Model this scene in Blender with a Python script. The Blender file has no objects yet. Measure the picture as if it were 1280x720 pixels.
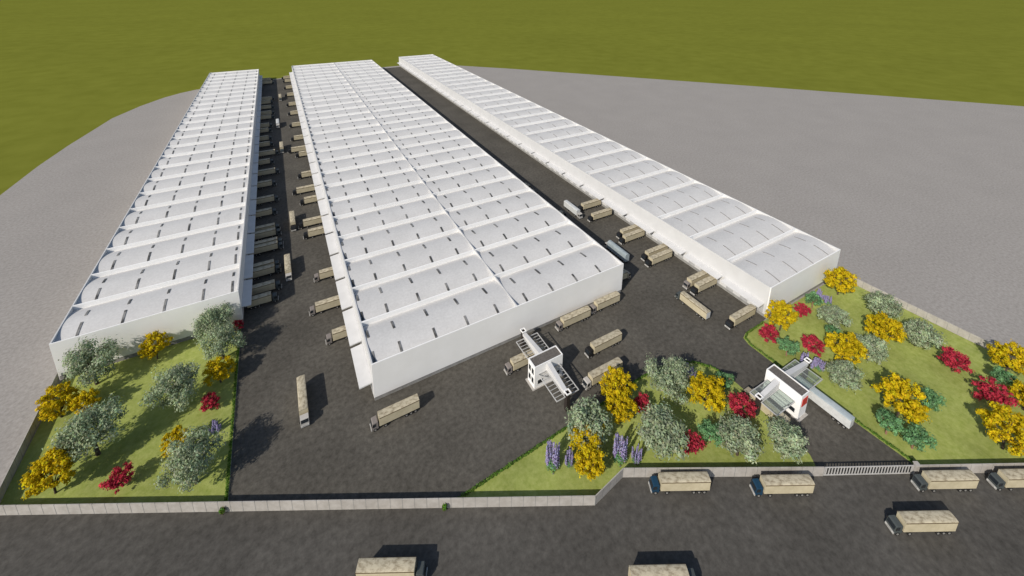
import bpy, bmesh, math, random
import numpy as np

C = bpy.context.scene.collection
R = math.radians
PI = math.pi

# ---------------------------------------------------------------- camera
scene = bpy.context.scene
YAW, PITCH, ROLL = 29.048, 14.26, 0.682
cam = bpy.data.cameras.new('camera')
cam.sensor_width = 36.0
cam.lens = 36.0 * 536.38 / 1280.0
cam.shift_x = 0.0
cam.shift_y = -(360.0 - 109.1) / 1280.0
cam.clip_start = 1.0
cam.clip_end = 40000.0
camo = bpy.data.objects.new('camera', cam)
C.objects.link(camo)
camo.location = (0, 0, 101.1)
from mathutils import Matrix, Vector
camo.rotation_euler = (Matrix.Rotation(R(-YAW), 4, 'Z') @ Matrix.Rotation(R(90 - PITCH), 4, 'X')
                       @ Matrix.Rotation(R(ROLL), 4, 'Z')).to_euler()
scene.camera = camo

# ---------------------------------------------------------------- light
SUN = Vector((-1.29, -0.53, 1.0)).normalized()          # towards the sun
SUN_EL = math.asin(SUN.z)
SUN_AZ = math.atan2(SUN.x, SUN.y)
world = bpy.data.worlds.new('World')
scene.world = world
world.use_nodes = True
wn = world.node_tree
wn.nodes.clear()
wo = wn.nodes.new('ShaderNodeOutputWorld')
wb = wn.nodes.new('ShaderNodeBackground')
ws = wn.nodes.new('ShaderNodeTexSky')
ws.sky_type = 'NISHITA'
ws.sun_disc = False
ws.sun_elevation = SUN_EL
ws.sun_rotation = SUN_AZ
wb.inputs['Strength'].default_value = 0.085
hs = wn.nodes.new('ShaderNodeHueSaturation')
hs.inputs['Saturation'].default_value = 0.95
wn.links.new(ws.outputs[0], hs.inputs['Color'])
wn.links.new(hs.outputs[0], wb.inputs[0])
wn.links.new(wb.outputs[0], wo.inputs[0])
sl = bpy.data.lights.new('sun', 'SUN')
sl.energy = 3.4
sl.angle = R(0.6)
sl.color = (1.0, 0.935, 0.835)
so = bpy.data.objects.new('sun', sl)
C.objects.link(so)
so.rotation_euler = SUN.to_track_quat('Z', 'Y').to_euler()
so.location = SUN * 300
scene.view_settings.view_transform = 'Standard'
scene.view_settings.look = 'None'
scene.view_settings.exposure = 0.2
scene.view_settings.gamma = 1.0
scene.view_settings.use_curve_mapping = False

# ---------------------------------------------------------------- materials
def new_mat(name):
    m = bpy.data.materials.new(name)
    m.use_nodes = True
    nt = m.node_tree
    b = nt.nodes['Principled BSDF']
    return m, nt, b

def mat(name, col, rough=0.7, metal=0.0, spec=0.3):
    m, nt, b = new_mat(name)
    b.inputs['Base Color'].default_value = (*col, 1)
    b.inputs['Roughness'].default_value = rough
    b.inputs['Metallic'].default_value = metal
    b.inputs['Specular IOR Level'].default_value = spec
    return m

def noisy(name, c1, c2, scale, rough=0.9, detail=6.0, lo=0.35, hi=0.65, scale2=None, amt2=0.25,
          stretch=(1, 1, 1), bump=0.0, coord='Object', spec=0.2, rgh=0.6):
    """two tones mixed by fine noise, with a second broad noise changing the value a little"""
    m, nt, b = new_mat(name)
    tc = nt.nodes.new('ShaderNodeTexCoord')
    mp = nt.nodes.new('ShaderNodeMapping')
    mp.inputs['Scale'].default_value = stretch
    nt.links.new(tc.outputs[coord], mp.inputs[0])
    n = nt.nodes.new('ShaderNodeTexNoise')
    n.inputs['Scale'].default_value = scale
    n.inputs['Detail'].default_value = detail
    n.inputs['Roughness'].default_value = rgh
    nt.links.new(mp.outputs[0], n.inputs['Vector'])
    r = nt.nodes.new('ShaderNodeValToRGB')
    r.color_ramp.elements[0].position = lo
    r.color_ramp.elements[1].position = hi
    r.color_ramp.elements[0].color = (*c1, 1)
    r.color_ramp.elements[1].color = (*c2, 1)
    nt.links.new(n.outputs[0], r.inputs[0])
    out = r.outputs[0]
    if scale2:
        n2 = nt.nodes.new('ShaderNodeTexNoise')
        n2.inputs['Scale'].default_value = scale2
        n2.inputs['Detail'].default_value = 3
        nt.links.new(mp.outputs[0], n2.inputs['Vector'])
        mr = nt.nodes.new('ShaderNodeMapRange')
        mr.inputs[1].default_value = 0.3
        mr.inputs[2].default_value = 0.7
        mr.inputs[3].default_value = 1 - amt2
        mr.inputs[4].default_value = 1 + amt2
        nt.links.new(n2.outputs[0], mr.inputs[0])
        mx = nt.nodes.new('ShaderNodeVectorMath')
        mx.operation = 'SCALE'
        nt.links.new(out, mx.inputs[0])
        nt.links.new(mr.outputs[0], mx.inputs['Scale'])
        out = mx.outputs[0]
    nt.links.new(out, b.inputs['Base Color'])
    b.inputs['Roughness'].default_value = rough
    b.inputs['Specular IOR Level'].default_value = spec
    if bump:
        bp = nt.nodes.new('ShaderNodeBump')
        bp.inputs['Strength'].default_value = bump
        bp.inputs['Distance'].default_value = 0.1
        nt.links.new(n.outputs[0], bp.inputs['Height'])
        nt.links.new(bp.outputs[0], b.inputs['Normal'])
    return m

def leaf_mat(name, col, trans=0.25):
    m = bpy.data.materials.new(name)
    m.use_nodes = True
    nt = m.node_tree
    nt.nodes.clear()
    o = nt.nodes.new('ShaderNodeOutputMaterial')
    at = nt.nodes.new('ShaderNodeAttribute')
    at.attribute_name = 'tint'
    mx = nt.nodes.new('ShaderNodeMix')
    mx.data_type = 'RGBA'
    mx.blend_type = 'MULTIPLY'
    mx.inputs[0].default_value = 1.0
    mx.inputs[6].default_value = (*col, 1)
    nt.links.new(at.outputs['Color'], mx.inputs[7])
    d = nt.nodes.new('ShaderNodeBsdfDiffuse')
    t = nt.nodes.new('ShaderNodeBsdfTranslucent')
    nt.links.new(mx.outputs[2], d.inputs[0])
    nt.links.new(mx.outputs[2], t.inputs[0])
    ms = nt.nodes.new('ShaderNodeMixShader')
    ms.inputs[0].default_value = trans
    nt.links.new(d.outputs[0], ms.inputs[1])
    nt.links.new(t.outputs[0], ms.inputs[2])
    nt.links.new(ms.outputs[0], o.inputs[0])
    return m

M = {}
M['field'] = noisy('field_grass', (0.158, 0.170, 0.025), (0.192, 0.204, 0.033), 0.05, 0.95, 8, 0.3, 0.7, 0.006, 0.045, spec=0.0)
M['concrete'] = noisy('pale_gravel', (0.27, 0.25, 0.23), (0.395, 0.37, 0.345), 1.1, 0.95, 8, 0.32, 0.68, 0.05, 0.03, bump=0.25, spec=0.1, rgh=0.7)
M['asphalt'] = noisy('yard_asphalt', (0.063, 0.058, 0.049), (0.127, 0.117, 0.100), 0.9, 0.92, 8, 0.34, 0.68, 0.07, 0.16, bump=0.3, spec=0.15, rgh=0.72)
M['road'] = noisy('road_asphalt', (0.060, 0.056, 0.050), (0.112, 0.105, 0.094), 0.75, 0.92, 8, 0.34, 0.68, 0.06, 0.16, bump=0.3, spec=0.15, rgh=0.72)
M['lawn'] = noisy('lawn_grass', (0.225, 0.275, 0.055), (0.380, 0.415, 0.135), 0.8, 0.95, 8, 0.3, 0.7, 0.09, 0.20, bump=0.5, spec=0.05, rgh=0.75)
M['white'] = noisy('white_wall_paint', (0.88, 0.87, 0.85), (0.92, 0.91, 0.895), 0.25, 0.6, 5, 0.3, 0.7, 0.03, 0.03)
M['white_panel'] = noisy('white_sheet', (0.60, 0.595, 0.59), (0.655, 0.65, 0.645), 0.3, 0.5, 4)  # canopy white greyed in the colour so direct sun doesn't burn it out
M['side'] = noisy('sun_dimmed_white', (0.59, 0.585, 0.58), (0.64, 0.637, 0.632), 0.25, 0.6, 5, 0.3, 0.7, 0.03, 0.03)  # wall white, darkened in the colour to hold back sun on long sides
M['roof'] = noisy('roof_sheet', (0.565, 0.556, 0.543), (0.665, 0.655, 0.64), 1.6, 0.75, 8, 0.3, 0.66, 0.12, 0.05, rgh=0.7)
M['plinth'] = noisy('plinth_concrete', (0.24, 0.235, 0.225), (0.33, 0.325, 0.31), 0.6, 0.9)
M['skylight'] = noisy('skylight_sheet', (0.07, 0.069, 0.066), (0.26, 0.255, 0.245), 0.35, 0.5, 2, 0.4, 0.62)
M['skylight_pale'] = noisy('pale_skylight_sheet', (0.26, 0.25, 0.245), (0.36, 0.35, 0.345), 1.3, 0.5, 3)
M['kerb'] = noisy('boundary_panel', (0.37, 0.345, 0.315), (0.455, 0.43, 0.40), 0.7, 0.9, 6, scale2=0.15, amt2=0.08)
M['door'] = noisy('dock_door_steel', (0.36, 0.36, 0.36), (0.46, 0.46, 0.455), 0.5, 0.6)
M['pergola'] = noisy('grey_pergola_paint', (0.44, 0.435, 0.425), (0.52, 0.515, 0.505), 0.8, 0.6)
M['gate_bar'] = noisy('gate_paint', (0.42, 0.41, 0.395), (0.5, 0.49, 0.475), 0.8, 0.6)
M['teal'] = noisy('grey_teal_truck_top', (0.36, 0.42, 0.44), (0.47, 0.52, 0.53), 0.5, 0.5, 6)
M['dock'] = mat('dock_rubber', (0.03, 0.03, 0.03), 0.9)
M['gravel'] = noisy('roof_gravel', (0.10, 0.09, 0.08), (0.17, 0.155, 0.14), 3.0, 0.95, 6)
M['dark_steel'] = mat('dark_brown_steel', (0.035, 0.028, 0.025), 0.6)
M['glass'] = mat('dark_glass', (0.02, 0.025, 0.03), 0.12, 0, 0.6)
M['red'] = mat('red_sign_paint', (0.55, 0.045, 0.03), 0.5)
M['steel'] = mat('galvanised_steel', (0.55, 0.55, 0.54), 0.45)
M['beige'] = noisy('beige_truck_side', (0.48, 0.42, 0.285), (0.56, 0.495, 0.35), 0.6, 0.7, 6, scale2=0.25, amt2=0.06)
M['beige_top'] = noisy('stained_truck_top', (0.21, 0.165, 0.105), (0.51, 0.455, 0.335), 1.0, 0.85, 8, 0.30, 0.56, 0.35, 0.12, stretch=(1, 1.6, 1), rgh=0.68)
M['trim'] = mat('brown_truck_trim', (0.12, 0.085, 0.045), 0.8)
M['silver'] = noisy('pale_truck_body', (0.52, 0.53, 0.52), (0.62, 0.63, 0.62), 0.8, 0.45, 5)
M['bluegrey'] = noisy('blue_grey_truck_body', (0.27, 0.32, 0.34), (0.36, 0.41, 0.43), 0.8, 0.4, 5)
M['chassis'] = mat('truck_chassis', (0.03, 0.028, 0.026), 0.8)
M['tyre'] = mat('tyre_rubber', (0.018, 0.018, 0.018), 0.9)
M['rim'] = mat('wheel_rim', (0.35, 0.34, 0.32), 0.5, 0.4)
M['bumper'] = mat('cab_bumper', (0.40, 0.39, 0.37), 0.5)
M['lamp'] = mat('headlamp_glass', (0.7, 0.7, 0.66), 0.2)
for k, c in dict(grey=(0.22, 0.195, 0.18), black=(0.014, 0.013, 0.013), blue=(0.012, 0.045, 0.085),
                 white=(0.46, 0.44, 0.41), slate=(0.065, 0.075, 0.075), tan=(0.36, 0.31, 0.23)).items():
    M['cab_' + k] = mat(k + '_cab_paint', c, 0.5, 0, 0.3)
M['bark'] = noisy('tree_bark', (0.06, 0.045, 0.035), (0.13, 0.10, 0.08), 3, 0.95)
M['bark_pink'] = noisy('pale_red_bark', (0.20, 0.11, 0.075), (0.33, 0.20, 0.14), 3, 0.95)
M['leaf_silver'] = leaf_mat('silvery_leaves', (0.35, 0.415, 0.265), 0.32)
M['leaf_yellow'] = leaf_mat('yellow_blossom', (0.60, 0.455, 0.016), 0.3)
M['leaf_red'] = leaf_mat('red_leaves', (0.48, 0.045, 0.075), 0.3)
M['leaf_green'] = leaf_mat('green_leaves', (0.17, 0.33, 0.15), 0.35)
M['leaf_purple'] = leaf_mat('purple_blossom', (0.34, 0.305, 0.50), 0.25)
M['leaf_hedge'] = leaf_mat('hedge_leaves', (0.10, 0.19, 0.030), 0.2)

def glassy():
    m = bpy.data.materials.new('frosted_glass_sheet')
    m.use_nodes = True
    nt = m.node_tree
    nt.nodes.clear()
    o = nt.nodes.new('ShaderNodeOutputMaterial')
    t = nt.nodes.new('ShaderNodeBsdfTransparent')
    t.inputs[0].default_value = (0.86, 0.9, 0.88, 1)
    p = nt.nodes.new('ShaderNodeBsdfPrincipled')
    p.inputs['Base Color'].default_value = (0.7, 0.72, 0.7, 1)
    p.inputs['Roughness'].default_value = 0.25
    x = nt.nodes.new('ShaderNodeMixShader')
    x.inputs[0].default_value = 0.10
    nt.links.new(t.outputs[0], x.inputs[1])
    nt.links.new(p.outputs[0], x.inputs[2])
    nt.links.new(x.outputs[0], o.inputs[0])
    return m
M['sheet_glass'] = glassy()

# ---------------------------------------------------------------- mesh helpers
class MB:
    def __init__(self):
        self.v, self.f = [], []
    def add(self, vs, fs):
        o = len(self.v)
        self.v += [tuple(p) for p in vs]
        self.f += [tuple(i + o for i in f) for f in fs]
        return self
    def box(self, x0, x1, y0, y1, z0, z1):
        return self.add([(x0, y0, z0), (x1, y0, z0), (x1, y1, z0), (x0, y1, z0),
                         (x0, y0, z1), (x1, y0, z1), (x1, y1, z1), (x0, y1, z1)],
                        [(3, 2, 1, 0), (4, 5, 6, 7), (0, 1, 5, 4), (1, 2, 6, 5), (2, 3, 7, 6), (3, 0, 4, 7)])
    def prism(self, prof, axis, a, b):
        """extrude a closed 2D profile along an axis: axis 'y' -> profile (x,z); 'x' -> profile (y,z); 'z' -> (x,y)"""
        n = len(prof)
        mk = {'y': lambda p, t: (p[0], t, p[1]), 'x': lambda p, t: (t, p[0], p[1]), 'z': lambda p, t: (p[0], p[1], t)}[axis]
        vs = [mk(p, a) for p in prof] + [mk(p, b) for p in prof]
        fs = [tuple(range(n))[::-1], tuple(range(n, 2 * n))]
        fs += [(i, (i + 1) % n, n + (i + 1) % n, n + i) for i in range(n)]
        return self.add(vs, fs)
    def cyl(self, c, r, h, axis='y', n=14, r2=None):
        r2 = r if r2 is None else r2
        vs = []
        for s, rr in ((-h / 2, r), (h / 2, r2)):
            for i in range(n):
                a = 2 * PI * i / n
                p, q = rr * math.cos(a), rr * math.sin(a)
                vs.append({'y': (c[0] + p, c[1] + s, c[2] + q), 'x': (c[0] + s, c[1] + p, c[2] + q),
                           'z': (c[0] + p, c[1] + q, c[2] + s)}[axis])
        fs = [tuple(range(n)), tuple(range(n, 2 * n))[::-1]] + [(i, n + i, n + (i + 1) % n, (i + 1) % n) for i in range(n)]
        return self.add(vs, fs)
    def tube(self, a, b, ra, rb, n=7):
        a, b = Vector(a), Vector(b)
        d = (b - a).normalized()
        u = d.orthogonal().normalized()
        w = d.cross(u)
        vs = [c + (u * math.cos(2 * PI * i / n) + w * math.sin(2 * PI * i / n)) * r for c, r in ((a, ra), (b, rb)) for i in range(n)]
        fs = [(i, (i + 1) % n, n + (i + 1) % n, n + i) for i in range(n)] + [tuple(range(n))[::-1], tuple(range(n, 2 * n))]
        return self.add(vs, fs)
    def build(self, name, m, parent=None, bevel=0.0, smooth=False):
        me = bpy.data.meshes.new(name)
        me.from_pydata(self.v, [], self.f)
        bm = bmesh.new()
        bm.from_mesh(me)
        bmesh.ops.recalc_face_normals(bm, faces=bm.faces)
        if bevel:
            bmesh.ops.bevel(bm, geom=list(bm.edges), offset=bevel, segments=2, profile=0.6, affect='EDGES', clamp_overlap=True)
        bm.to_mesh(me)
        bm.free()
        me.materials.append(m)
        if smooth:
            me.polygons.foreach_set('use_smooth', [True] * len(me.polygons))
        o = bpy.data.objects.new(name, me)
        C.objects.link(o)
        o.parent = parent
        return o

def tag(o, label=None, cat=None, group=None, kind=None):
    for k, v in (('label', label), ('category', cat), ('group', group), ('kind', kind)):
        if v:
            o[k] = v
    return o

def empty(name, loc=(0, 0, 0), rz=0.0):
    o = bpy.data.objects.new(name, None)
    o.empty_display_size = 0.5
    o.location = loc
    o.rotation_euler = (0, 0, rz)
    C.objects.link(o)
    return o

KIDS = {}
def copy_tree(o, parent=None):
    if o not in KIDS:
        KIDS[o] = list(o.children)
    c = o.copy()
    C.objects.link(c)
    c.parent = parent
    for ch in KIDS[o]:
        copy_tree(ch, c)
    return c

def sheet(name, pts, z, m, kind='structure', label=None):
    me = bpy.data.meshes.new(name)
    bm = bmesh.new()
    f = bm.faces.new([bm.verts.new((x, y, z)) for x, y in pts])
    f.normal_update()
    if f.normal.z < 0:
        f.normal_flip()
    bmesh.ops.triangulate(bm, faces=bm.faces)
    bm.to_mesh(me)
    bm.free()
    me.materials.append(m)
    o = bpy.data.objects.new(name, me)
    C.objects.link(o)
    o['kind'] = kind
    return o

# ---------------------------------------------------------------- setting: ground, road, yard, lawns
g = 9000.0
sheet('ground', [(-g, -g), (g, -g), (g, g), (-g, g)], -0.06, M['field'])
sheet('gravel_ground', [(-123, -160), (-121.5, 180), (-120.7, 274.5), (-119.5, 310), (-116.7, 341), (-109.2, 396), (-99, 425),
                        (-87.7, 447), (-78, 459), (-68, 467), (-30, 477), (10.8, 487), (70, 494.5), (125, 497), (150, 488),
                        (188, 466.5), (235, 423.4), (420, 236.3), (554, 96), (760, -120), (700, -190), (100, -200)], -0.03, M['concrete'])
WD = Vector((0.8856, -0.4645))                                  # along the boundary wall
WN = Vector((-0.4645, -0.8856))                                 # out of the site
W1, W2, W3 = Vector((-57.3, 99.75)), Vector((45.4, 45.9)), Vector((53.7, 47.0))
GA, GB = Vector((91.1, 27.0)), Vector((108.3, 18.1))
W5 = Vector((171.0, -14.6))
def off(p, a, b):
    return (p.x + WD.x * a + WN.x * b, p.y + WD.y * a + WN.y * b)
sheet('road', [off(W1, -90, 0.0), tuple(W1), tuple(W2), tuple(W3), tuple(GA), tuple(GB), tuple(W5), off(W5, 160, 0),
               off(W5, 160, 75), off(W1, -90, 75)], -0.005, M['road'])
sheet('yard', [(-18.1, 79.3), tuple(W2), tuple(W3), tuple(GA), tuple(GB), (111.3, 16.6), (111.2, 57.4), (124.0, 58.8), (124.0, 489.0),
               (60, 488.5), (-18.2, 479.0)], 0.0, M['asphalt'])

def lawn(pts):
    o = sheet('lawn', pts, 0.03, M['lawn'])
    return o
lawn([(-57.3, 99.8), (-18.2, 79.3), (-18.2, 132.4), (-57.3, 132.4)])
mid = [(20.5, 59.9), (45.4, 46.2), (53.7, 47.3), (91.2, 27.8), (93.2, 30.5), (94.4, 36), (94.9, 45), (95.0, 51.5), (93.6, 55.5), (90.6, 58.9), (86, 61.0), (80, 62.0), (74, 62.3), (60, 61.6), (45.4, 60.9)]
lawn(mid)
lawn([(109.3, 55.2), (109.4, 48), (111.1, 17.0), (111.6, 16.4), (170.8, -14.2), (168.7, 14.0), (165.4, 58.3), (124.2, 58.4), (112.5, 58.2), (110.2, 57.4)])

# ---------------------------------------------------------------- boundary walls
def panel_wall(name, a, b, label, h=2.45, step=2.35, th=0.16, cat='wall', group=None):
    """precast panels between posts, one mesh"""
    a, b = Vector(a), Vector(b)
    L = (b - a).length
    n = max(1, round(L / step))
    s = L / n
    e = empty(name, (a.x, a.y, 0), math.atan2(b.y - a.y, b.x - a.x))
    p = MB()
    for i in range(n):
        p.box(i * s + 0.05, (i + 1) * s - 0.05, -th / 2, th / 2, 0.0, h)
    p.build('panel', M['kerb'], e)
    q = MB()
    for i in range(n + 1):
        q.box(i * s - 0.045, i * s + 0.045, -th / 2 - 0.02, th / 2 + 0.02, 0.0, h - 0.06)
    q.build('post', M['plinth'], e)
    tag(e, label, cat, group)
    return e
G = 'panel walls round the site'
panel_wall('boundary_wall', W1, W2, 'long pale concrete panel wall from the left corner along the road', group=G)
panel_wall('boundary_wall', W2, W3, 'short angled panel wall section where the front wall steps back', group=G)
panel_wall('boundary_wall', W3, GA, 'pale panel wall in front of the middle garden, left of the barred gate', group=G)
panel_wall('boundary_wall', GB + WD * 0.8, W5, 'pale panel wall between right garden and road, right of the barred gate', group=G)
panel_wall('boundary_wall', W1 + Vector((0, 0.2)), (-57.9, 132.2), 'grey panel wall on the left edge of the left garden, ending at the warehouse', group=G)
panel_wall('boundary_wall', (165.6, 58.2), (168.9, 14.0), 'panel wall on the right edge of the right garden next to the gravel', group=G)
panel_wall('boundary_wall', (168.9, 13.8), W5, 'last stretch of panel wall at the far right garden corner', group=G)

ge = empty('sliding_gate', (GA.x, GA.y, 0), math.atan2(GB.y - GA.y, GB.x - GA.x))
GL = (GB - GA).length
f = MB().box(0.1, GL, -0.06, 0.06, 2.22, 2.42).box(0.1, GL, -0.06, 0.06, 0.12, 0.32)
f.box(0.1, 0.3, -0.055, 0.055, 0.33, 2.21).box(GL - 0.2, GL, -0.055, 0.055, 0.33, 2.21)
f.build('gate_frame', M['gate_bar'], ge)
nb = 30
f = MB()
for i in range(nb):
    x = 0.55 + (GL - 0.9) * i / (nb - 1)
    f.box(x - 0.12, x + 0.12, -0.03, 0.03, 0.325, 2.215)
f.build('bar', M['gate_bar'], ge)
tag(ge, 'white barred sliding gate across the driveway by the front wall', 'gate')
ge = empty('gate_post', (GB.x + 0.45, GB.y - 0.24, 0), math.atan2(WD.y, WD.x))
MB().box(-0.35, 0.35, -0.35, 0.35, 0, 2.7).build('post', M['kerb'], ge, 0.03)
MB().box(-0.5, 0.5, -0.5, 0.5, 2.703, 2.9).build('cap', M['kerb'], ge, 0.03)
tag(ge, 'square pale capped post at the right end of the gate', 'gate post')

# ---------------------------------------------------------------- warehouses
ROOF = 11.05
def vault_z(t, sag=1.3):
    return ROOF - 0.16 - sag * (2 * t - 1) ** 2

def warehouse(label, x0, x1, y0, nb, pitch, mids, slot_x, near, far, slot_w, slot_m, canopy_side, canopy_w, doors):
    e = empty('warehouse', ((x0 + x1) / 2, y0, 0))
    tag(e, label, 'warehouse', 'long white warehouses')
    cx = (x0 + x1) / 2
    X0, X1 = x0 - cx, x1 - cx
    D = nb * pitch
    T = 0.32
    MB().box(X0 + 0.12, X1 - 0.12, 0.12, D - 0.12, 0, 1.1).build('plinth', M['plinth'], e)
    MB().box(X0, X1, 0, T, 1.1, ROOF).build('wall', M['white'], e)
    MB().box(X0, X1, D - T, D, 1.1, ROOF).build('wall', M['white'], e)
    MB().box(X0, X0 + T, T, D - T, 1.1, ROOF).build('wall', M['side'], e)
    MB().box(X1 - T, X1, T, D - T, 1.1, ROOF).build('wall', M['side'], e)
    xs = [X0 + T] + [m - cx for m in mids] + [X1 - T]
    for m in mids:
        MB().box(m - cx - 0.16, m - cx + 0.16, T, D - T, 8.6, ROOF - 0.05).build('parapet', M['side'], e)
    for i in range(1, nb):
        for j in range(len(xs) - 1):
            a = xs[j] + (0.2 if j else 0)
            b = xs[j + 1] - (0.2 if j < len(xs) - 2 else 0)
            MB().box(a, b, i * pitch - 0.22, i * pitch + 0.22, 8.6, ROOF - 0.01).build('parapet', M['white'], e)
    # vaults
    spans = []
    for j in range(len(xs) - 1):
        a = xs[j] + (0.2 if j else 0)
        b = xs[j + 1] - (0.2 if j < len(xs) - 2 else 0)
        spans.append((a, b))
    proto = {}
    NS = 20
    vault_at = {}
    for i in range(nb):
        ya = i * pitch + (T if i == 0 else 0.22)
        yb = (i + 1) * pitch - (T if i == nb - 1 else 0.22)
        for j, (a, b) in enumerate(spans):
            mb = MB()
            prof = [(ya + (yb - ya) * k / NS, vault_z(k / NS)) for k in range(NS + 1)]
            vs = [(x, y, z) for x in (a, b) for y, z in prof]
            fs = [(k, k + 1, NS + 2 + k, NS + 1 + k) for k in range(NS)]
            mb.add(vs, fs)
            o = mb.build('roof_vault', M['roof'], e, smooth=True)
            vault_at[(i, j)] = (o, ya, yb)
    # skylights, curved strips that follow the vault; the nearest ones are pieces of their vault
    def strip(mb, x, y1, y2, ya, yb):
        n = 6
        w = slot_w / 2
        pr = []
        for k in range(n + 1):
            y = y1 + (y2 - y1) * k / n
            z = vault_z((y - ya) / (yb - ya))
            pr.append((y, z))
        prof = [(y, z + 0.12) for y, z in pr] + [(y, z - 0.05) for y, z in pr[::-1]]
        mb.prism(prof, 'x', x - w, x + w)
    cnt = 0
    rest = MB()
    for i in range(nb):
        for x in slot_x:
            xl = x - cx
            j = 0
            for jj, (a, b) in enumerate(spans):
                if a <= xl <= b:
                    j = jj
            o, ya, yb = vault_at[(i, j)]
            for (s1, s2) in (near, far):
                mb = MB() if cnt < 100 else rest
                strip(mb, xl, i * pitch + s1, i * pitch + s2, ya, yb)
                if cnt < 100:
                    mb.build('skylight', slot_m, o)
                cnt += 1
    if rest.v:
        o = rest.build('skylight', slot_m, e)
        o['kind'] = 'stuff'
    # dock canopy in bay-long lengths, with dock doors behind
    s = -1 if canopy_side == 'left' else 1
    XW = X0 if s < 0 else X1
    for i in range(nb):
        ya, yb = i * pitch + 0.55, (i + 1) * pitch - 0.55
        if i == 0:
            ya = 1.2
        z1, z2 = 4.72, 4.42
        p = [(XW + s * 0.02, z1), (XW + s * canopy_w, z2), (XW + s * canopy_w, z2 - 0.3), (XW + s * 0.02, z1 - 0.35)]
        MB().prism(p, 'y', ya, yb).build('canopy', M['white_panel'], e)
    k = 0
    for i in range(nb):
        for d in range(doors):
            if k >= 100:
                break
            yc = i * pitch + pitch * (d + 0.5) / doors
            MB().box(XW + s * 0.003, XW + s * 0.09, yc - 1.25, yc + 1.25, 1.1, 3.9).build('dock_door', M['door'], e)
            k += 1
    return e

warehouse('long white warehouse on the left, narrow arched roof bays, behind the left garden',
          -57.9, -17.65, 132.5, 24, 14.68, [], [-53.4, -44.4, -35.5, -26.6, -19.4], (0.8, 6.0), (8.6, 11.1), 0.55, M['skylight'], 'right', 2.45, 3)
warehouse('widest white warehouse in the middle, arched roof bays split by a lengthwise parapet',
          11.62, 91.72, 88.5, 27, 14.82, [51.8], [12.6, 19.2, 28.3, 37.3, 46.4, 55.9, 65.0, 74.0, 83.2], (0.7, 4.2), (8.8, 12.0), 0.58, M['skylight'], 'left', 3.05, 3)
warehouse('long white warehouse on the right with a broad sunlit side wall, beside the gravel',
          123.3, 164.1, 58.7, 29, 15.0, [], [130.0, 139.6, 149.1, 158.7], (0.5, 6.0), (8.7, 12.6), 0.36, M['skylight_pale'], 'left', 2.6, 3)

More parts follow.
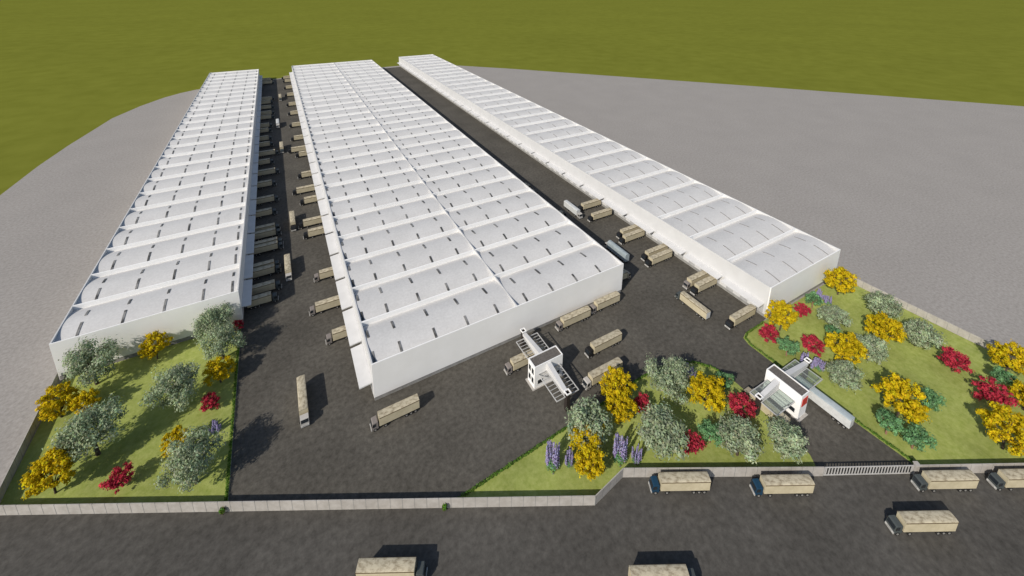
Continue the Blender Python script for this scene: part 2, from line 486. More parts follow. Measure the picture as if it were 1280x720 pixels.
# ---------------------------------------------------------------- gatehouses
def gatehouse(label, loc, rz, gl, sign, south, north, pil_s, pil_n):
    """local frame: block long in x, lanes on both sides (y), canopies along y"""
    e = empty('gatehouse', loc, rz)
    tag(e, label, 'gatehouse', 'gatehouses with pergola canopies')
    bx, by, H = 4.25, 1.6, 6.8
    MB().box(-bx, bx, -by, by, 0, H - 0.3).build('block', M['white'], e)
    p = MB()
    p.box(-bx, bx, -by, -by + 0.22, H - 0.3, H).box(-bx, bx, by - 0.22, by, H - 0.3, H)
    p.box(-bx, -bx + 0.22, -by + 0.22, by - 0.22, H - 0.3, H).box(bx - 0.22, bx, -by + 0.22, by - 0.22, H - 0.3, H)
    p.build('parapet', M['white'], e)
    MB().box(-bx + 0.22, bx - 0.22, -by + 0.22, by - 0.22, H - 0.297, H - 0.2).build('roof', M['gravel'], e)
    MB().box(-bx - 0.6, bx + 0.6, -by - 0.3, by + 0.3, 0, 0.14).build('kerb', M['kerb'], e)
    # windows on the block ends and sides
    for zz in (1.3, 4.0):
        for yy in (-0.7, 0.7):
            w = MB().box(-bx - 0.06, -bx - 0.003, yy - 0.5, yy + 0.5, zz, zz + 1.7).build('window', M['steel'], e)
            MB().box(-bx - 0.075, -bx - 0.062, yy - 0.42, yy + 0.42, zz + 0.08, zz + 1.62).build('pane', M['glass'], w)
    for sy in (-1, 1):
        for xx in (-2.6, 2.6):
            y = sy * by
            ya, yb = sorted((y + sy * 0.003, y + sy * 0.06))
            w = MB().box(xx - 0.8, xx + 0.8, ya, yb, 1.15, 2.45).build('window', M['steel'], e)
            ya, yb = sorted((y + sy * 0.062, y + sy * 0.075))
            MB().box(xx - 0.7, xx + 0.7, ya, yb, 1.25, 2.35).build('pane', M['glass'], w)
    if sign:
        MB().box(bx + 0.003, bx + 0.12, -1.1, 1.1, 3.6, 5.8).build('sign', M['red'], e, 0.02)
    for sgn, (reach, xa, xb), pil in ((-1, south, pil_s), (1, north, pil_n)):
        y0 = sgn * by
        y1 = sgn * reach
        lo, hi = min(y0, y1), max(y0, y1)
        fw = 0.16
        z0, z1 = 4.1, 4.32
        bxc = pil[0]
        for (a, b) in ((xa, bxc - 0.62), (bxc + 0.62, xb)):
            if b - a < 0.5:
                continue
            f = MB()
            f.box(a, b, lo, lo + fw, z0, z1).box(a, b, hi - fw, hi, z0, z1)
            f.box(a, a + fw, lo + fw, hi - fw, z0, z1).box(b - fw, b, lo + fw, hi - fw, z0, z1)
            f.build('pergola_frame', M['pergola'], e)
            n = 4 if gl else 8
            s_ = MB()
            for i in range(1, n):
                yy = lo + (hi - lo) * i / n
                s_.box(a + fw, b - fw, yy - 0.04, yy + 0.04, z0 + 0.04, z1 - 0.03)
            s_.build('slats', M['pergola'], e)
            if gl:
                MB().box(a + fw, b - fw, lo + fw, hi - fw, z1 - 0.025, z1 - 0.012).build('glass_panel', M['sheet_glass'], e)
        # tapering beam from the block down to the pillar
        yp = sgn * pil[1]
        ye = yp - sgn * 0.5
        w0, w1 = 0.6, 0.5
        vs = [(bxc - w0, y0, 3.9), (bxc + w0, y0, 3.9), (bxc + w0, y0, 6.3), (bxc - w0, y0, 6.3),
              (bxc - w1, ye, 4.2), (bxc + w1, ye, 4.2), (bxc + w1, ye, 4.95), (bxc - w1, ye, 4.95)]
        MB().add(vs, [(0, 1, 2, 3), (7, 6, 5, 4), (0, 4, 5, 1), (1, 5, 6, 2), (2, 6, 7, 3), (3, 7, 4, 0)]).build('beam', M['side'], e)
        p = MB()
        q = 0.5
        p.box(bxc - q, bxc + q, yp - q, yp - q + 0.12, 0, 5.2).box(bxc - q, bxc + q, yp + q - 0.12, yp + q, 0, 5.2)
        p.box(bxc - q, bxc - q + 0.12, yp - q + 0.12, yp + q - 0.12, 0, 5.2).box(bxc + q - 0.12, bxc + q, yp - q + 0.12, yp + q - 0.12, 0, 5.2)
        po = p.build('pillar', M['dark_steel'], e)
        r = MB()
        q = 0.68
        t = 0.2
        r.box(bxc - q, bxc + q, yp - q, yp - q + t, 5.203, 5.5).box(bxc - q, bxc + q, yp + q - t, yp + q, 5.203, 5.5)
        r.box(bxc - q, bxc - q + t, yp - q + t, yp + q - t, 5.203, 5.5).box(bxc + q - t, bxc + q, yp - q + t, yp + q - t, 5.203, 5.5)
        r.build('rim', M['white'], po)
    return e
gatehouse('white gatehouse with slatted pergolas in front of the middle warehouse', (52.1, 74.2, 0), 0, False, False,
          (9.9, -3.3, 3.3), (9.7, -3.3, 3.6), (-0.1, 9.8), (-0.1, 11.2))
gatehouse('white gatehouse with glass canopies and a red sign, over the driveway', (100.5, 40.5, 0), R(-90), True, True,
          (9.0, -3.6, 3.1), (10.6, -3.6, 3.1), (-1.35, 8.9), (-1.35, 12.1))

# ---------------------------------------------------------------- trucks
def make_truck(Lb, cabm, side, top, trim, rise=0.22, rear=None):
    """heading +x, box front face at x=0"""
    e = empty('box_truck')
    W = 1.06
    MB().box(-Lb + 0.1, 1.0, -0.45, 0.45, 0.72, 1.06).build('chassis', M['chassis'], e)
    bo = MB().box(-Lb, 0, -W, W, 1.1, 3.55).build('cargo_box', side, e, 0.04)
    prof = [(-W - 0.02, 3.56), (W + 0.02, 3.56), (W + 0.02, 3.66)]
    for k in range(1, 8):
        a = PI * k / 8
        prof.append(((W + 0.02) * math.cos(a), 3.66 + rise * math.sin(a)))
    prof.append((-W - 0.02, 3.66))
    co = MB().prism(prof, 'x', -Lb - 0.02, 0.02).build('cargo_cover', top, e, 0.0)
    if trim:
        t = MB().box(-Lb - 0.03, 0.03, -W - 0.045, -W - 0.022, 3.46, 3.68).box(-Lb - 0.03, 0.03, W + 0.022, W + 0.045, 3.46, 3.68)
        t.build('trim', trim, co)
    # cab
    prof = [(0.3, 0.62), (1.95, 0.62), (2.0, 1.45), (1.74, 2.5), (1.55, 2.68), (0.45, 2.76), (0.3, 2.62)]
    cb = MB().prism(prof, 'y', -1.0, 1.0).build('cab', cabm, e, 0.05)
    dx, dz = 1.74 - 2.0, 2.5 - 1.45
    q = [(2.0 + dx * .08 + .012, 1.45 + dz * .08), (2.0 + dx * .9 + .012, 1.45 + dz * .9), (2.0 + dx * .9 + .04, 1.45 + dz * .9 + .01), (2.0 + dx * .08 + .04, 1.45 + dz * .08 + .01)]
    MB().prism(q, 'y', -0.86, 0.86).build('windscreen', M['glass'], cb)
    for s in (-1, 1):
        ya, yb = sorted((s * 1.002, s * 1.02))
        MB().prism([(0.85, 1.5), (1.78, 1.5), (1.62, 2.36), (0.85, 2.4)], 'y', ya, yb).build('side_window', M['glass'], cb)
        ya, yb = sorted((s * 0.6, s * 0.9))
        MB().box(2.13, 2.16, ya, yb, 0.72, 0.92).build('headlight', M['lamp'], cb)
        ya, yb = sorted((s * 1.08, s * 1.22))
        MB().box(1.72, 1.8, ya, yb, 1.65, 2.2).box(1.73, 1.79, min(s * 0.99, s * 1.09), max(s * 0.99, s * 1.09), 1.9, 1.96).build('mirror', M['chassis'], cb)
    MB().box(1.9, 2.13, -1.0, 1.0, 0.45, 1.0).build('bumper', M['bumper'], cb, 0.03)
    for s in (-1, 1):
        axl = [1.1, -1.5, -Lb + 3.5, -Lb + 2.3, -Lb + 1.1]
        if Lb < 8.5:
            axl = [1.1, -Lb + 3.5, -Lb + 2.3, -Lb + 1.1]
        for x in axl:
            w = MB().cyl((x, s * 0.86, 0.48), 0.48, 0.32, 'y', 14).build('wheel', M['tyre'], e)
            MB().cyl((x, s * 1.03, 0.48), 0.25, 0.04, 'y', 10).build('rim', M['rim'], w)
    if rear:
        MB().box(-Lb - 0.04, -Lb - 0.003, -W + 0.08, W - 0.08, 1.2, 3.5).build('rear_door', rear, e)
    else:
        MB().box(-Lb - 0.04, -Lb - 0.003, -W + 0.1, -0.03, 1.25, 3.45).build('rear_door', side, e)
        MB().box(-Lb - 0.04, -Lb - 0.003, 0.03, W - 0.1, 1.25, 3.45).build('rear_door', side, e)
    return e

PROTO = {}
TS = 0.9
def truck(x, y, rz, label, group=None, Lb=10.2, cab='grey', style='beige'):
    """x, y is the centre of the box front at ground level, rz the heading"""
    Lb = round(Lb / TS, 1)
    key = (Lb, cab, style)
    if key not in PROTO:
        if style == 'beige':
            PROTO[key] = make_truck(Lb, M['cab_' + cab], M['beige'], M['beige_top'], M['trim'])
        elif style == 'pale_rear':
            PROTO[key] = make_truck(Lb, M['cab_' + cab], M['beige'], M['beige_top'], M['trim'], rear=M['silver'])
        elif style == 'teal':
            PROTO[key] = make_truck(Lb, M['cab_' + cab], M['silver'], M['teal'], None, 0.12)
        elif style == 'silver':
            PROTO[key] = make_truck(Lb, M['cab_' + cab], M['silver'], M['silver'], None, 0.3)
        else:
            PROTO[key] = make_truck(Lb, M['cab_' + cab], M['bluegrey'], M['bluegrey'], None, 0.85)
        o = PROTO[key]
        KIDS[o] = list(o.children)
        for ch in KIDS[o]:
            KIDS[ch] = list(ch.children)
            for c2 in KIDS[ch]:
                KIDS[c2] = []
    else:
        o = copy_tree(PROTO[key])
    o.location = (x, y, 0)
    o.rotation_euler = (0, 0, rz)
    o.scale = (TS, TS, TS)
    for k in ('label', 'category', 'group'):
        if k in o:
            del o[k]
    tag(o, label, 'truck', group)
    return o

ORD = ['first', 'second', 'third', 'fourth', 'fifth', 'sixth', 'seventh', 'eighth', 'ninth', 'tenth', 'eleventh', 'twelfth', 'thirteenth',
       'fourteenth', 'fifteenth', 'sixteenth', 'seventeenth', 'eighteenth', 'nineteenth', 'twentieth', 'twenty-first', 'twenty-second',
       'twenty-third', 'twenty-fourth', 'twenty-fifth']
def fit(d):
    for L in (10.2, 9.2, 8.2, 7.4, 6.6):
        if L <= d - 0.12:
            return L
    return 6.6
LD = [(-10.1, 137.2), (-9.0, 142.9), (-9.0, 152.1), (-9.1, 155.0), (-7.8, 166.9), (-7.8, 169.7), (-8.3, 177.3), (-8.5, 181.2), (-9.5, 195.4),
      (-8.5, 207.9), (-9.3, 225.4), (-7.6, 240.1), (-10.0, 255.0), (-7.3, 268.1), (-9.9, 283.8), (-10.5, 295.4), (-10.5, 311.7), (-10.1, 322.6),
      (-8.8, 342.2), (-8.5, 353.5), (-8.6, 369.7), (-9.0, 385.3), (-7.9, 396.9), (-7.4, 460.1), (-8.4, 474.2)]
for i, (x, y) in enumerate(LD):
    truck(x, y + 0.95, 0, 'beige truck with dark cab, docked at the left warehouse, %s from the garden end' % ORD[i],
          'trucks docked along the left warehouse', fit(x + 17.5), 'slate')
MD = [(5.0, 111.4), (1.8, 125.2), (4.4, 140.8), (3.0, 169.5), (1.8, 178.3), (3.5, 198.4), (1.0, 210.3), (4.2, 227.8), (4.7, 257.6), (1.1, 266.5),
      (3.5, 286.9), (3.6, 314.9), (3.8, 344.6), (3.7, 370.6), (3.7, 402.8), (3.6, 430.9), (3.6, 459.7), (2.9, 475.9)]
for i, (x, y) in enumerate(MD):
    cab = 'grey' if i < 3 else 'black'
    truck(x, y + 0.95, PI, 'beige truck with %s cab docked left of the middle warehouse, %s from the front' % (cab, ORD[i]),
          'trucks docked on the left side of the middle warehouse', fit(11.5 - x), cab)
RD = [(110.8, 60.8, 'black'), (113.5, 75.5, 'black'), (113.6, 78.6, 'grey'), (110.7, 93.0, 'black'), (112.0, 96.2, 'black'), (111.8, 107.9, 'black'),
      (113.5, 111.2, 'black'), (111.0, 126.4, 'black'), (112.5, 135.3, 'black')]
for i, (x, y, cab) in enumerate(RD):
    truck(x, y + 0.95, PI, 'beige truck with %s cab docked at the right warehouse, %s from the garden' % (cab, ORD[i]),
          'trucks docked at the right warehouse', fit(123.1 - x), cab)
MR = [(100.6, 165.1, 'tan'), (100.1, 157.4, 'black'), (100.8, 135.4, 'black'), (99.3, 112.6, 'black'), (97.6, 93.0, 'tan')]
for i, (x, y, cab) in enumerate(MR[::-1]):
    truck(x, y, 0, 'beige truck with %s cab poking out right of the middle warehouse, %s from the front' % (cab, ORD[i]),
          'trucks docked on the right side of the middle warehouse', fit(x - 91.8), cab)
def dirv(rz):
    return math.cos(rz), math.sin(rz)
# trucks driving in the left alley
GA_ = 'trucks driving between the left and middle warehouses'
for (x, y, cab, style, lab) in [(-3.7, 91.4, 'white', 'beige', 'beige box truck with white cab alone in the yard right of the left garden'),
                         (-4.85, 147.7, 'white', 'beige', 'beige box truck with white cab in the left alley, beside the nearest docked pairs'),
                         (-1.95, 179.7, 'black', 'beige', 'beige box truck with black cab driving at the shadow edge of the left alley'),
                         (-3.75, 271.1, 'slate', 'beige', 'small looking beige truck in the left alley, halfway back at the shadow edge'),
                         (-4.9, 320.3, 'white', 'silver', 'whitish truck far back in the left alley, middle of the lane'),
                         (-1.75, 393.7, 'slate', 'beige', 'farthest beige truck driving in the lane of the left alley')]:
    truck(x, y, -PI / 2, lab, GA_, 9.8, cab, style)
# right alley
truck(106.4, 76.4, PI / 2, 'beige box truck with pale rear door, parked lengthwise in the right yard beside docked trucks', None, 9.8, 'slate', 'pale_rear')
truck(107.6, 132.6, -PI / 2, 'whitish box truck driving in the right alley next to two docked trucks', None, 9.6, 'white', 'silver')
truck(104.0, 108.6, PI / 2, 'blue-grey round topped truck beside the near right corner of the middle warehouse', None, 9.8, 'white', 'round')
# in front of the middle warehouse
truck(65.4, 85.4, PI, 'beige truck close along the front wall of the middle warehouse, behind the slatted gatehouse', None, 10.0, 'grey')
truck(78.6, 86.0, PI, 'beige truck close along the front wall of the middle warehouse, at its right corner', None, 9.2, 'grey')
truck(11.3, 81.9, PI, 'beige truck with grey cab in the open yard by the middle warehouse front left corner', None, 9.4, 'grey')
truck(67.4, 73.9, PI, 'beige truck with black cab in the yard right of the slatted gatehouse', None, 10.0, 'black')
truck(60.9, 66.7, 0 + PI, 'beige truck behind the tall yellow tree of the middle garden, its top showing', None, 10.0, 'white', 'pale_rear')
truck(45.3, 79.9, PI, 'beige box truck driving out under the slatted pergola', None, 10.0, 'grey')
# driveway
truck(93.6, 44.6, PI / 2, 'beige truck under the glass canopy of the driveway gatehouse, its tan cab poking out', None, 8.6, 'tan')
truck(107.2, 43.0, PI / 2, 'long pale trailer truck with grey-teal top leaving the driveway gatehouse beside the right garden', None, 14.0, 'white', 'teal')
# road
RA = math.atan2(WD.y, WD.x)
nx, ny = -WN.x, -WN.y
RT = [((58.2, 40.9), 'blue', 'beige truck with dark blue cab by the front wall, leftmost of the row outside'),
      ((76.2, 30.6), 'blue', 'beige truck with dark blue cab by the front wall, just left of the barred gate'),
      ((106.7, 15.0), 'slate', 'beige truck with dark grey cab outside the front wall, just right of the gate'),
      ((121.1, 7.5), 'slate', 'beige truck outside the front wall at the right edge of the picture'),
      ((93.3, 14.3), 'slate', 'beige truck with dark grey cab in the middle of the road below the gate')]
for (x, y), cab, lab in RT:
    truck(x + nx * 0.95, y + ny * 0.95, RA + PI, lab, 'trucks on the road outside the wall', 10.0, cab)
truck(11.2 - nx * 0.1, 52.4, RA, 'beige truck on the near side of the road, left one at the picture bottom', 'trucks on the road outside the wall', 9.8, 'slate')
truck(52.0 - 0.3, 29.8 - 0.5, RA, 'beige truck on the near edge of the road, at the bottom centre of the picture', 'trucks on the road outside the wall', 9.8, 'slate')

# ---------------------------------------------------------------- trees
def leaf_mesh(name, pts, nrm, size, asp, tint, m, seed):
    """one quad per point, facing about nrm"""
    rng = np.random.default_rng(seed)
    n = len(pts)
    r = rng.normal(size=(n, 3))
    nrm = nrm / np.linalg.norm(nrm, axis=1, keepdims=True)
    u = np.cross(nrm, r)
    u /= np.linalg.norm(u, axis=1, keepdims=True)
    w = np.cross(nrm, u)
    s = size * rng.uniform(0.65, 1.3, size=(n, 1))
    u = u * s * 0.5
    w = w * s * 0.5 * asp
    v = np.empty((n, 4, 3))
    v[:, 0] = pts - u
    v[:, 1] = pts - w
    v[:, 2] = pts + u
    v[:, 3] = pts + w
    me = bpy.data.meshes.new(name)
    me.from_pydata(v.reshape(-1, 3).tolist(), [], np.arange(4 * n).reshape(n, 4).tolist())
    ca = me.color_attributes.new('tint', 'FLOAT_COLOR', 'POINT')
    col = np.ones((n, 4, 4))
    col[:, :, :3] = tint[:, None, :]
    ca.data.foreach_set('color', col.ravel())
    me.materials.append(m)
    return me

def make_tree(name, kind, W, H, seed, n_clump, n_leaf, size, asp, m, bark, clump_r, tintvar, trunk_r, zc, rz, gap=0.0, base=0.0):
    rng = np.random.default_rng(seed)
    e = empty(name)
    # uneven crown: clump centres over a lumpy ellipsoid
    cs = []
    lob = rng.normal(size=(5, 3))
    lob /= np.linalg.norm(lob, axis=1, keepdims=True)
    while len(cs) < n_clump:
        d = rng.normal(size=3)
        d /= np.linalg.norm(d)
        if d[2] < -0.75:
            continue
        rr = rng.uniform(0.12, 1.0) ** 0.55 * (0.84 + 0.2 * max(0, float(np.max(lob @ d))) ** 3 + rng.uniform(-0.12, 0.08))
        p = np.array([d[0] * W / 2 * rr * 0.92, d[1] * W / 2 * rr * 0.92, zc + d[2] * rz * rr])
        if gap and cs and min(np.linalg.norm(p - q) for q in cs) < gap:
            if rng.random() < 0.9:
                continue
        cs.append(p)
    cs = np.array(cs)
    cr = clump_r * rng.uniform(0.65, 1.3, size=n_clump)
    wgt = cr ** 2
    idx = rng.choice(n_clump, size=n_leaf, p=wgt / wgt.sum())
    d = rng.normal(size=(n_leaf, 3))
    d /= np.linalg.norm(d, axis=1, keepdims=True)
    rad = cr[idx][:, None] * rng.uniform(0.1, 1.0, size=(n_leaf, 1)) ** 0.45 * (1 + 0.25 * rng.normal(size=(n_leaf, 1)))
    pts = cs[idx] + d * rad * np.array([1, 1, 0.8])
    pts[:, 2] = np.maximum(pts[:, 2], 0.35)
    nrm = d * 1.0 + rng.normal(size=(n_leaf, 3)) * 0.38 + np.array([0, 0, 0.3])
    ct = 1 + tintvar * rng.normal(size=(n_clump, 1))
    t = ct[idx] * (1 + tintvar * 0.9 * rng.normal(size=(n_leaf, 1)))
    t = np.clip(t, 0.4, 1.7) * (1 + 0.06 * rng.normal(size=(n_leaf, 3)))
    me = leaf_mesh('crown', pts, nrm, size, asp, np.clip(t, 0.3, 1.8), m, seed + 7)
    o = bpy.data.objects.new('crown', me)
    C.objects.link(o)
    o.parent = e
    # trunk with limbs that run to clumps
    tb = MB()
    f = Vector((rng.uniform(-.25, .25), rng.uniform(-.25, .25), max(0.6, zc - rz * 0.8)))
    tb.tube((0, 0, -0.1), f, trunk_r, trunk_r * 0.72)
    order = rng.permutation(n_clump)[:min(12, n_clump)]
    for k in order:
        c = Vector(cs[k])
        mp = f.lerp(c, 0.5) + Vector((rng.uniform(-.3, .3), rng.uniform(-.3, .3), rng.uniform(-0.2, .5)))
        tb.tube(f, mp, trunk_r * 0.5, trunk_r * 0.3, 6)
        tb.tube(mp, c, trunk_r * 0.3, trunk_r * 0.1, 5)
    tb.build('trunk', bark, e)
    return e

def make_spire(name, W, H, seed, n_sp, n_leaf):
    """purple flowered shrub: upright spikes of blossom over green stems"""
    rng = np.random.default_rng(seed)
    e = empty(name)
    P, N, T = [], [], []
    st = MB()
    for k in range(n_sp):
        a = rng.uniform(0, 2 * PI)
        r = W * 0.36 * math.sqrt(rng.uniform(0, 1))
        h = H * rng.uniform(0.62, 1.0) * (1 - 0.25 * r / (W * .36))
        bx, by = r * math.cos(a), r * math.sin(a)
        tx, ty = bx * 1.35, by * 1.35
        st.tube((bx * .5, by * .5, -0.1), (tx, ty, h * .95), 0.06, 0.02, 5)
        n = n_leaf // n_sp
        t = rng.uniform(0.18, 1, size=n)
        ang = rng.uniform(0, 2 * PI, size=n)
        rr = W * 0.16 * (1.12 - t) * rng.uniform(0.3, 1.1, size=n)
        x = bx + (tx - bx) * t + rr * np.cos(ang)
        y = by + (ty - by) * t + rr * np.sin(ang)
        P.append(np.stack([x, y, h * t], 1))
        N.append(np.stack([np.cos(ang), np.sin(ang), np.full(n, 0.5)], 1) + rng.normal(size=(n, 3)) * .4)
        T.append(np.clip(1 + .2 * rng.normal(size=(n, 1)) + .08 * rng.normal(size=(n, 3)), .4, 1.6))
    me = leaf_mesh('blossom', np.concatenate(P), np.concatenate(N), 0.34, 0.7, np.concatenate(T), M['leaf_purple'], seed)
    o = bpy.data.objects.new('blossom', me)
    C.objects.link(o)
    o.parent = e
    n = 700
    d = rng.normal(size=(n, 3))
    d /= np.linalg.norm(d, axis=1, keepdims=True)
    d[:, 2] = np.abs(d[:, 2])
    pts = d * np.array([W * .42, W * .42, H * .28]) * rng.uniform(0.4, 1, size=(n, 1)) + np.array([0, 0, .25])
    me = leaf_mesh('foliage', pts, d + rng.normal(size=(n, 3)) * .4, 0.4, 0.5, np.clip(1 + .25 * rng.normal(size=(n, 3)), .4, 1.6), M['leaf_green'], seed + 3)
    o = bpy.data.objects.new('foliage', me)
    C.objects.link(o)
    o.parent = e
    st.build('stem', M['bark'], e)
    return e

def olive(W, seed):
    nc = int(26 + W * 2.0)
    return make_tree('silvery_tree', 'olive', W, 0.8 * W, seed, nc, int(1500 + 330 * W), 0.62, 0.5, M['leaf_silver'], M['bark'], 0.105 * W + 0.25, 0.16, 0.035 * W, 0.47 * W, 0.31 * W, 0.09 * W)
def yellow(W, seed):
    return make_tree('yellow_tree', 'yellow', W, 0.95 * W, seed, 64, int(4200), 0.50, 0.75, M['leaf_yellow'], M['bark'], 0.072 * W + 0.1, 0.11, 0.026 * W, 0.54 * W, 0.40 * W, 0.12 * W)
def redtree(W, seed):
    return make_tree('red_tree', 'red', W, 0.9 * W, seed, 40, 2200, 0.46, 0.6, M['leaf_red'], M['bark_pink'], 0.085 * W + 0.1, 0.16, 0.028 * W, 0.47 * W, 0.34 * W, 0.13 * W)
def green(W, seed):
    return make_tree('green_tree', 'green', W, 0.9 * W, seed, 30, 2000, 0.5, 0.6, M['leaf_green'], M['bark_pink'], 0.10 * W + 0.1, 0.2, 0.035 * W, 0.60 * W, 0.29 * W, 0.13 * W)
TP = {'O': [(14.5, [olive(14.5, s) for s in (1, 2, 3)]), (9.6, [olive(9.6, s) for s in (4, 5, 6)])],
      'Y': [(9.6, [yellow(9.6, s) for s in (11, 12, 13, 14)])],
      'R': [(6.6, [redtree(6.6, s) for s in (21, 22, 23)])],
      'G': [(6.2, [green(6.2, s) for s in (31, 32)])],
      'P': [(3.8, [make_spire('purple_shrub', 3.8, 8.2, s, 12, 1900) for s in (41, 42)])]}
for k in TP:
    for _, l in TP[k]:
        for o in l:
            KIDS[o] = list(o.children)
            for c in KIDS[o]:
                KIDS[c] = []
USED = set()
CNT = {}
GRP = {'O': 'silvery green trees in the gardens', 'Y': 'yellow flowering trees in the gardens', 'R': 'red leaved trees in the gardens',
       'G': 'small green trees in the gardens', 'P': 'purple flowering shrubs in the gardens'}
CATS = {'O': 'tree', 'Y': 'tree', 'R': 'tree', 'G': 'tree', 'P': 'shrub'}
random.seed(5)
SHRINK = {'O': (0.80, 1.0, 0.98), 'Y': (0.86, 0.97, 0.90), 'R': (0.9, 0.92, 0.84), 'G': (0.9, 0.92, 0.88), 'P': (0.9, 0.85, 0.85)}
def plant(k, x, y, W, label, sz=1.0):
    fam = TP[k]
    base, lst = min(fam, key=lambda t: abs(t[0] - W)) if len(fam) > 1 else fam[0]
    CNT[(k, base)] = CNT.get((k, base), -1) + 1
    p = lst[CNT[(k, base)] % len(lst)]
    if p in USED:
        o = copy_tree(p)
    else:
        USED.add(p)
        o = p
    s = W / base
    gi = 0 if x < 0 else (1 if x < 100 else 2)
    fx = SHRINK[k][gi]
    if k == 'P' and (gi != 1 or y > 56):
        sz = 0.55
    o.location = (x, y, 0.02)
    o.rotation_euler = (0, 0, random.uniform(0, 6.28))
    o.scale = (s * fx, s * fx, (s * (0.35 + 0.65 * fx) if k != 'O' else s) * sz)
    for q in ('label', 'category', 'group'):
        if q in o:
            del o[q]
    tag(o, label, CATS[k], GRP[k])
    return o
LG, MG, RG = 'left garden', 'middle garden', 'right garden'
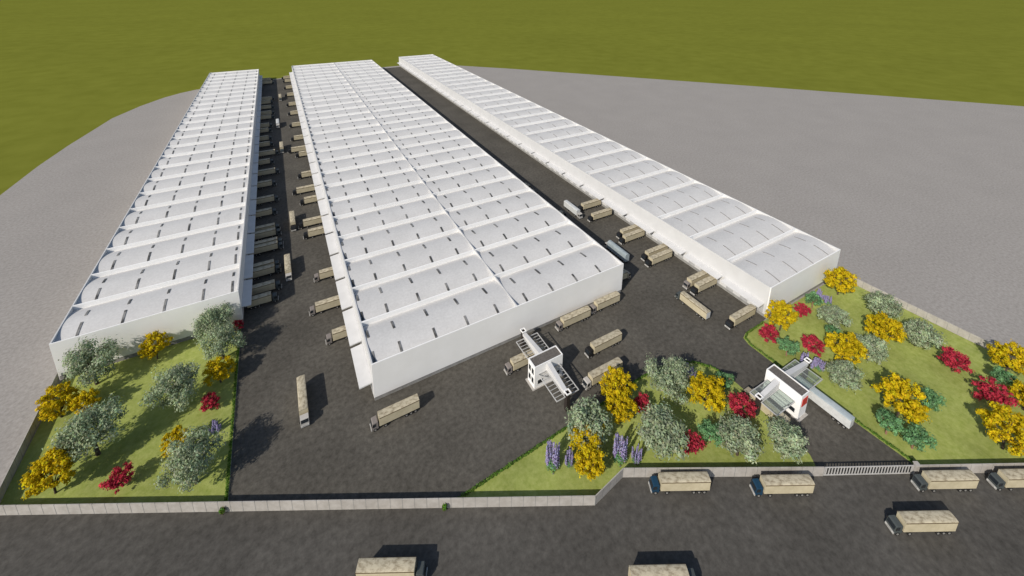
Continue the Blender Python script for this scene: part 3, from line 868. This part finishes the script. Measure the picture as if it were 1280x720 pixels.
for row in [
    ('O', -49.2, 126.6, 15.1, 'broad silvery green tree against the front of the left warehouse, at its left corner'),
    ('O', -43.4, 104.5, 15.9, 'largest silvery green tree, middle of the left garden, partly hiding a yellow tree'),
    ('O', -30.1, 109.5, 14.2, 'round silvery tree in the centre right of the left garden, behind the front one'),
    ('O', -24.1, 87.9, 14.0, 'silvery tree with visible trunk in the front right corner of the left garden'),
    ('O', -24.0, 129.0, 13.6, 'tall silvery tree hiding the front right corner of the left warehouse, rear of a pair'),
    ('O', -21.8, 120.4, 12.9, 'silvery tree by the yard edge of the left garden, front of the overlapping pair'),
    ('Y', -37.4, 128.6, 8.8, 'yellow tree alone against the front wall of the left warehouse'),
    ('Y', -21.8, 112.4, 8.4, 'yellow tree at the yard edge of the left garden, below the silvery pair'),
    ('Y', -53.6, 119.3, 9.6, 'yellow tree by the left garden wall, the upper of the two near that wall'),
    ('Y', -48.3, 117.1, 7.3, 'small yellow tree peeping out behind the largest silvery tree of the left garden'),
    ('Y', -48.5, 99.1, 10.4, 'yellow tree in the front left corner of the left garden'),
    ('Y', -28.5, 97.0, 6.6, 'small yellow tree half hidden behind the front right silvery tree of the left garden'),
    ('R', -37.2, 94.2, 6.0, 'red tree near the front wall in the left garden'),
    ('R', -23.2, 105.2, 5.2, 'red tree near the yard edge of the left garden, below a yellow tree'),
    ('R', -19.0, 129.6, 4.6, 'small dark red tree peeping out beside the left warehouse canopy'),
    ('P', -21.8, 98.5, 2.9, 'small purple shrub in the left garden behind the front right silvery tree'),
    ('O', 51.4, 56.4, 11.0, 'silvery tree behind the leftmost yellow tree of the middle garden, beside a gatehouse pillar'),
    ('Y', 49.9, 54.2, 8.6, 'taller yellow tree at the middle garden left end, in front of a silvery tree'),
    ('Y', 47.8, 50.6, 7.4, 'lower yellow tree at the left end of the middle garden, nearest the road wall'),
    ('Y', 63.7, 60.2, 9.2, 'yellow tree at the yard edge of the middle garden, hiding a parked truck'),
    ('Y', 61.6, 56.3, 7.8, 'lower yellow tree of the middle garden in front of the one by the truck'),
    ('P', 41.9, 55.6, 4.4, 'tall purple shrub at the left tip of the middle garden'),
    ('P', 45.3, 54.3, 2.6, 'small purple shrub between the tall one and the leftmost yellow tree'),
    ('P', 55.5, 49.8, 4.4, 'tall purple shrub between the two groups of yellow trees in the middle garden'),
    ('P', 58.4, 47.8, 2.7, 'small purple shrub right of the tall one by the middle garden wall'),
    ('O', 76.9, 55.7, 12.2, 'tall silvery tree at the back of the middle garden beside the yard'),
    ('O', 64.8, 47.7, 11.8, 'wide silvery tree in the centre of the middle garden, in front of the tall one'),
    ('O', 79.0, 38.2, 9.6, 'silvery tree by the front wall of the middle garden, below the red tree'),
    ('O', 88.4, 33.4, 9.0, 'silvery tree at the right end of the middle garden, beside the driveway'),
    ('Y', 81.8, 48.4, 10.0, 'yellow tree in the right half of the middle garden, beside a red tree'),
    ('R', 67.6, 55.4, 5.4, 'red tree peeping out between yellow and silvery trees of the middle garden'),
    ('R', 70.8, 43.6, 5.6, 'red tree near the front wall in the centre of the middle garden'),
    ('R', 87.7, 43.3, 7.5, 'biggest red tree of the middle garden, beside the driveway gatehouse'),
    ('P', 85.4, 56.4, 4.0, 'purple shrub at the back edge of the middle garden near the yard'),
    ('G', 90.2, 49.8, 5.6, 'green tree behind the yellow tree at the right of the middle garden'),
    ('G', 75.9, 42.8, 6.4, 'green tree with pale trunk beside the red tree by the middle garden wall'),
    ('Y', 155.0, 53.6, 11.2, 'yellow tree at the far right corner of the right warehouse, next to the gravel'),
    ('Y', 122.4, 54.0, 10.2, 'yellow tree at the near left corner of the right warehouse'),
    ('Y', 126.2, 39.3, 10.6, 'yellow tree behind a silvery tree, near the driveway gatehouse in the right garden'),
    ('R', 114.8, 53.0, 7.4, 'red tree at the left tip of the right garden by the yard'),
    ('R', 134.0, 54.0, 5.9, 'red tree close to the front wall of the right warehouse'),
    ('R', 122.1, 45.0, 7.6, 'red tree behind the driveway gatehouse, in the middle of the right garden tip'),
    ('P', 147.7, 56.0, 3.6, 'purple shrub at the foot of the right warehouse, nearer its wall'),
    ('P', 147.5, 53.0, 3.4, 'purple shrub just left of the yellow tree at the far corner of the right warehouse'),
    ('P', 116.4, 43.6, 4.6, 'purple shrub beside the dark pillar of the driveway gatehouse, left of it'),
    ('P', 118.6, 41.2, 3.6, 'purple shrub beside the dark pillar of the driveway gatehouse, right of it'),
    ('G', 140.8, 54.3, 6.6, 'green tree in front of the right warehouse wall between red tree and purple shrubs'),
    ('G', 115.1, 47.9, 6.8, 'green tree between the two red trees at the left tip of the right garden'),
    ('G', 132.2, 44.7, 5.6, 'small green tree between silvery and yellow trees of the right garden'),
    ('O', 138.0, 47.3, 9.2, 'silvery tree in front of the right warehouse, amid green and yellow trees'),
    ('O', 156.4, 42.6, 10.0, 'silvery tree beside the right garden wall, the farther one'),
    ('O', 133.6, 36.4, 9.2, 'silvery tree between two yellow trees in the right garden'),
    ('O', 118.2, 35.9, 9.2, 'silvery tree by the driveway edge of the right garden, right of the gatehouse'),
    ('O', 151.6, 32.3, 10.2, 'silvery tree beside the right garden wall, the nearer one'),
    ('Y', 143.3, 37.0, 11.0, 'yellow tree in the middle of the right garden between silvery trees'),
    ('Y', 120.4, 25.2, 12.0, 'large yellow tree on the open lawn near the driveway with three green trees'),
    ('Y', 160.6, 16.7, 10.4, 'yellow tree by the right garden wall at the picture edge, uppermost there'),
    ('Y', 132.8, 10.5, 11.4, 'large yellow tree in the front right corner of the right garden by the road wall'),
    ('Y', 150.5, 11.2, 8.0, 'yellow tree cut by the right picture edge, between two other yellow ones'),
    ('R', 149.4, 23.7, 8.8, 'red tree on the open lawn near the right garden wall'),
    ('R', 144.9, 15.6, 9.2, 'red tree among the yellow trees at the right picture edge'),
    ('G', 129.4, 22.7, 6.6, 'green tree with pale trunk right of the large yellow tree on the open lawn'),
    ('G', 113.6, 24.6, 7.0, 'green tree with pale trunk below left of the large yellow tree, nearest the driveway'),
    ('G', 114.9, 20.3, 7.0, 'green tree with pale trunk below the large yellow tree, nearest the road wall'),
    ('G', 154.0, 16.0, 6.6, 'green tree between red and yellow trees at the right picture edge'),
]:
    plant(*row)

# ---------------------------------------------------------------- hedges and weeds
def hedge(pts, label, w=0.55, h=0.6, seed=3):
    rng = np.random.default_rng(seed)
    P, N = [], []
    for (a, b) in zip(pts[:-1], pts[1:]):
        a, b = np.array(a), np.array(b)
        L = np.linalg.norm(b - a)
        n = int(L * 42)
        t = rng.uniform(0, 1, size=(n, 1))
        d = (b - a) / L
        s = np.array([-d[1], d[0]])
        q = rng.uniform(-1, 1, size=(n, 1))
        z = rng.uniform(0, 1, size=n) ** 0.5 * h * (1 + 0.15 * np.sin(t[:, 0] * L * 1.7))
        xy = a + (b - a) * t + s * q * w / 2
        P.append(np.column_stack([xy, z]))
        N.append(np.column_stack([s[0] * q, s[1] * q, np.full(n, 0.8)]) + rng.normal(size=(n, 3)) * .5)
    P, N = np.concatenate(P), np.concatenate(N)
    t = np.clip(1 + .25 * rng.normal(size=(len(P), 1)) + .05 * rng.normal(size=(len(P), 3)), .4, 1.6)
    me = leaf_mesh('hedge', P, N, 0.34, 0.6, t, M['leaf_hedge'], seed)
    o = bpy.data.objects.new('hedge', me)
    C.objects.link(o)
    tag(o, label, 'hedge', 'low hedges edging the gardens')
    return o
hedge([(-18.5, 80.2), (-18.5, 131.8)], 'low green hedge along the right edge of the left garden by the yard')
hedge([(21.8, 59.6), (45.4, 60.6), (60, 61.3), (74, 62.0), (80, 61.7), (86, 60.7), (90.3, 58.6), (93.2, 55.3), (94.6, 51.4)],
      'low green hedge around the back edge of the middle garden by the yard', seed=4)
hedge([(111.5, 17.6), (109.8, 48), (109.7, 55.0), (110.5, 57.0), (112.6, 57.8), (121, 58.0)],
      'low green hedge along the driveway edge of the right garden', seed=5)
def weed(x, y, label, seed):
    rng = np.random.default_rng(seed)
    e = empty('weed', (x, y, 0))
    n = 240
    d = rng.normal(size=(n, 3))
    d /= np.linalg.norm(d, axis=1, keepdims=True)
    pts = d * np.array([.55, .45, .8]) * rng.uniform(.3, 1, size=(n, 1)) + np.array([0, 0, 1.1])
    me = leaf_mesh('foliage', pts, d + rng.normal(size=(n, 3)) * .4, 0.34, .5, np.clip(1 + .25 * rng.normal(size=(n, 3)), .4, 1.6), M['leaf_hedge'], seed)
    o = bpy.data.objects.new('foliage', me)
    C.objects.link(o)
    o.parent = e
    MB().tube((0, 0, -0.05), (0, 0, 1.0), .06, .03).build('stem', M['bark'], e)
    tag(e, label, 'plant', 'small plants at the foot of the front wall')
weed(-18.9, 78.9, 'small green bush at the wall foot on the road, below the left garden corner', 51)
weed(18.9, 59.1, 'small green bush at the wall foot, outside the left tip of the middle garden', 52)

bpy.context.view_layer.update()
print('objects', len(bpy.data.objects))
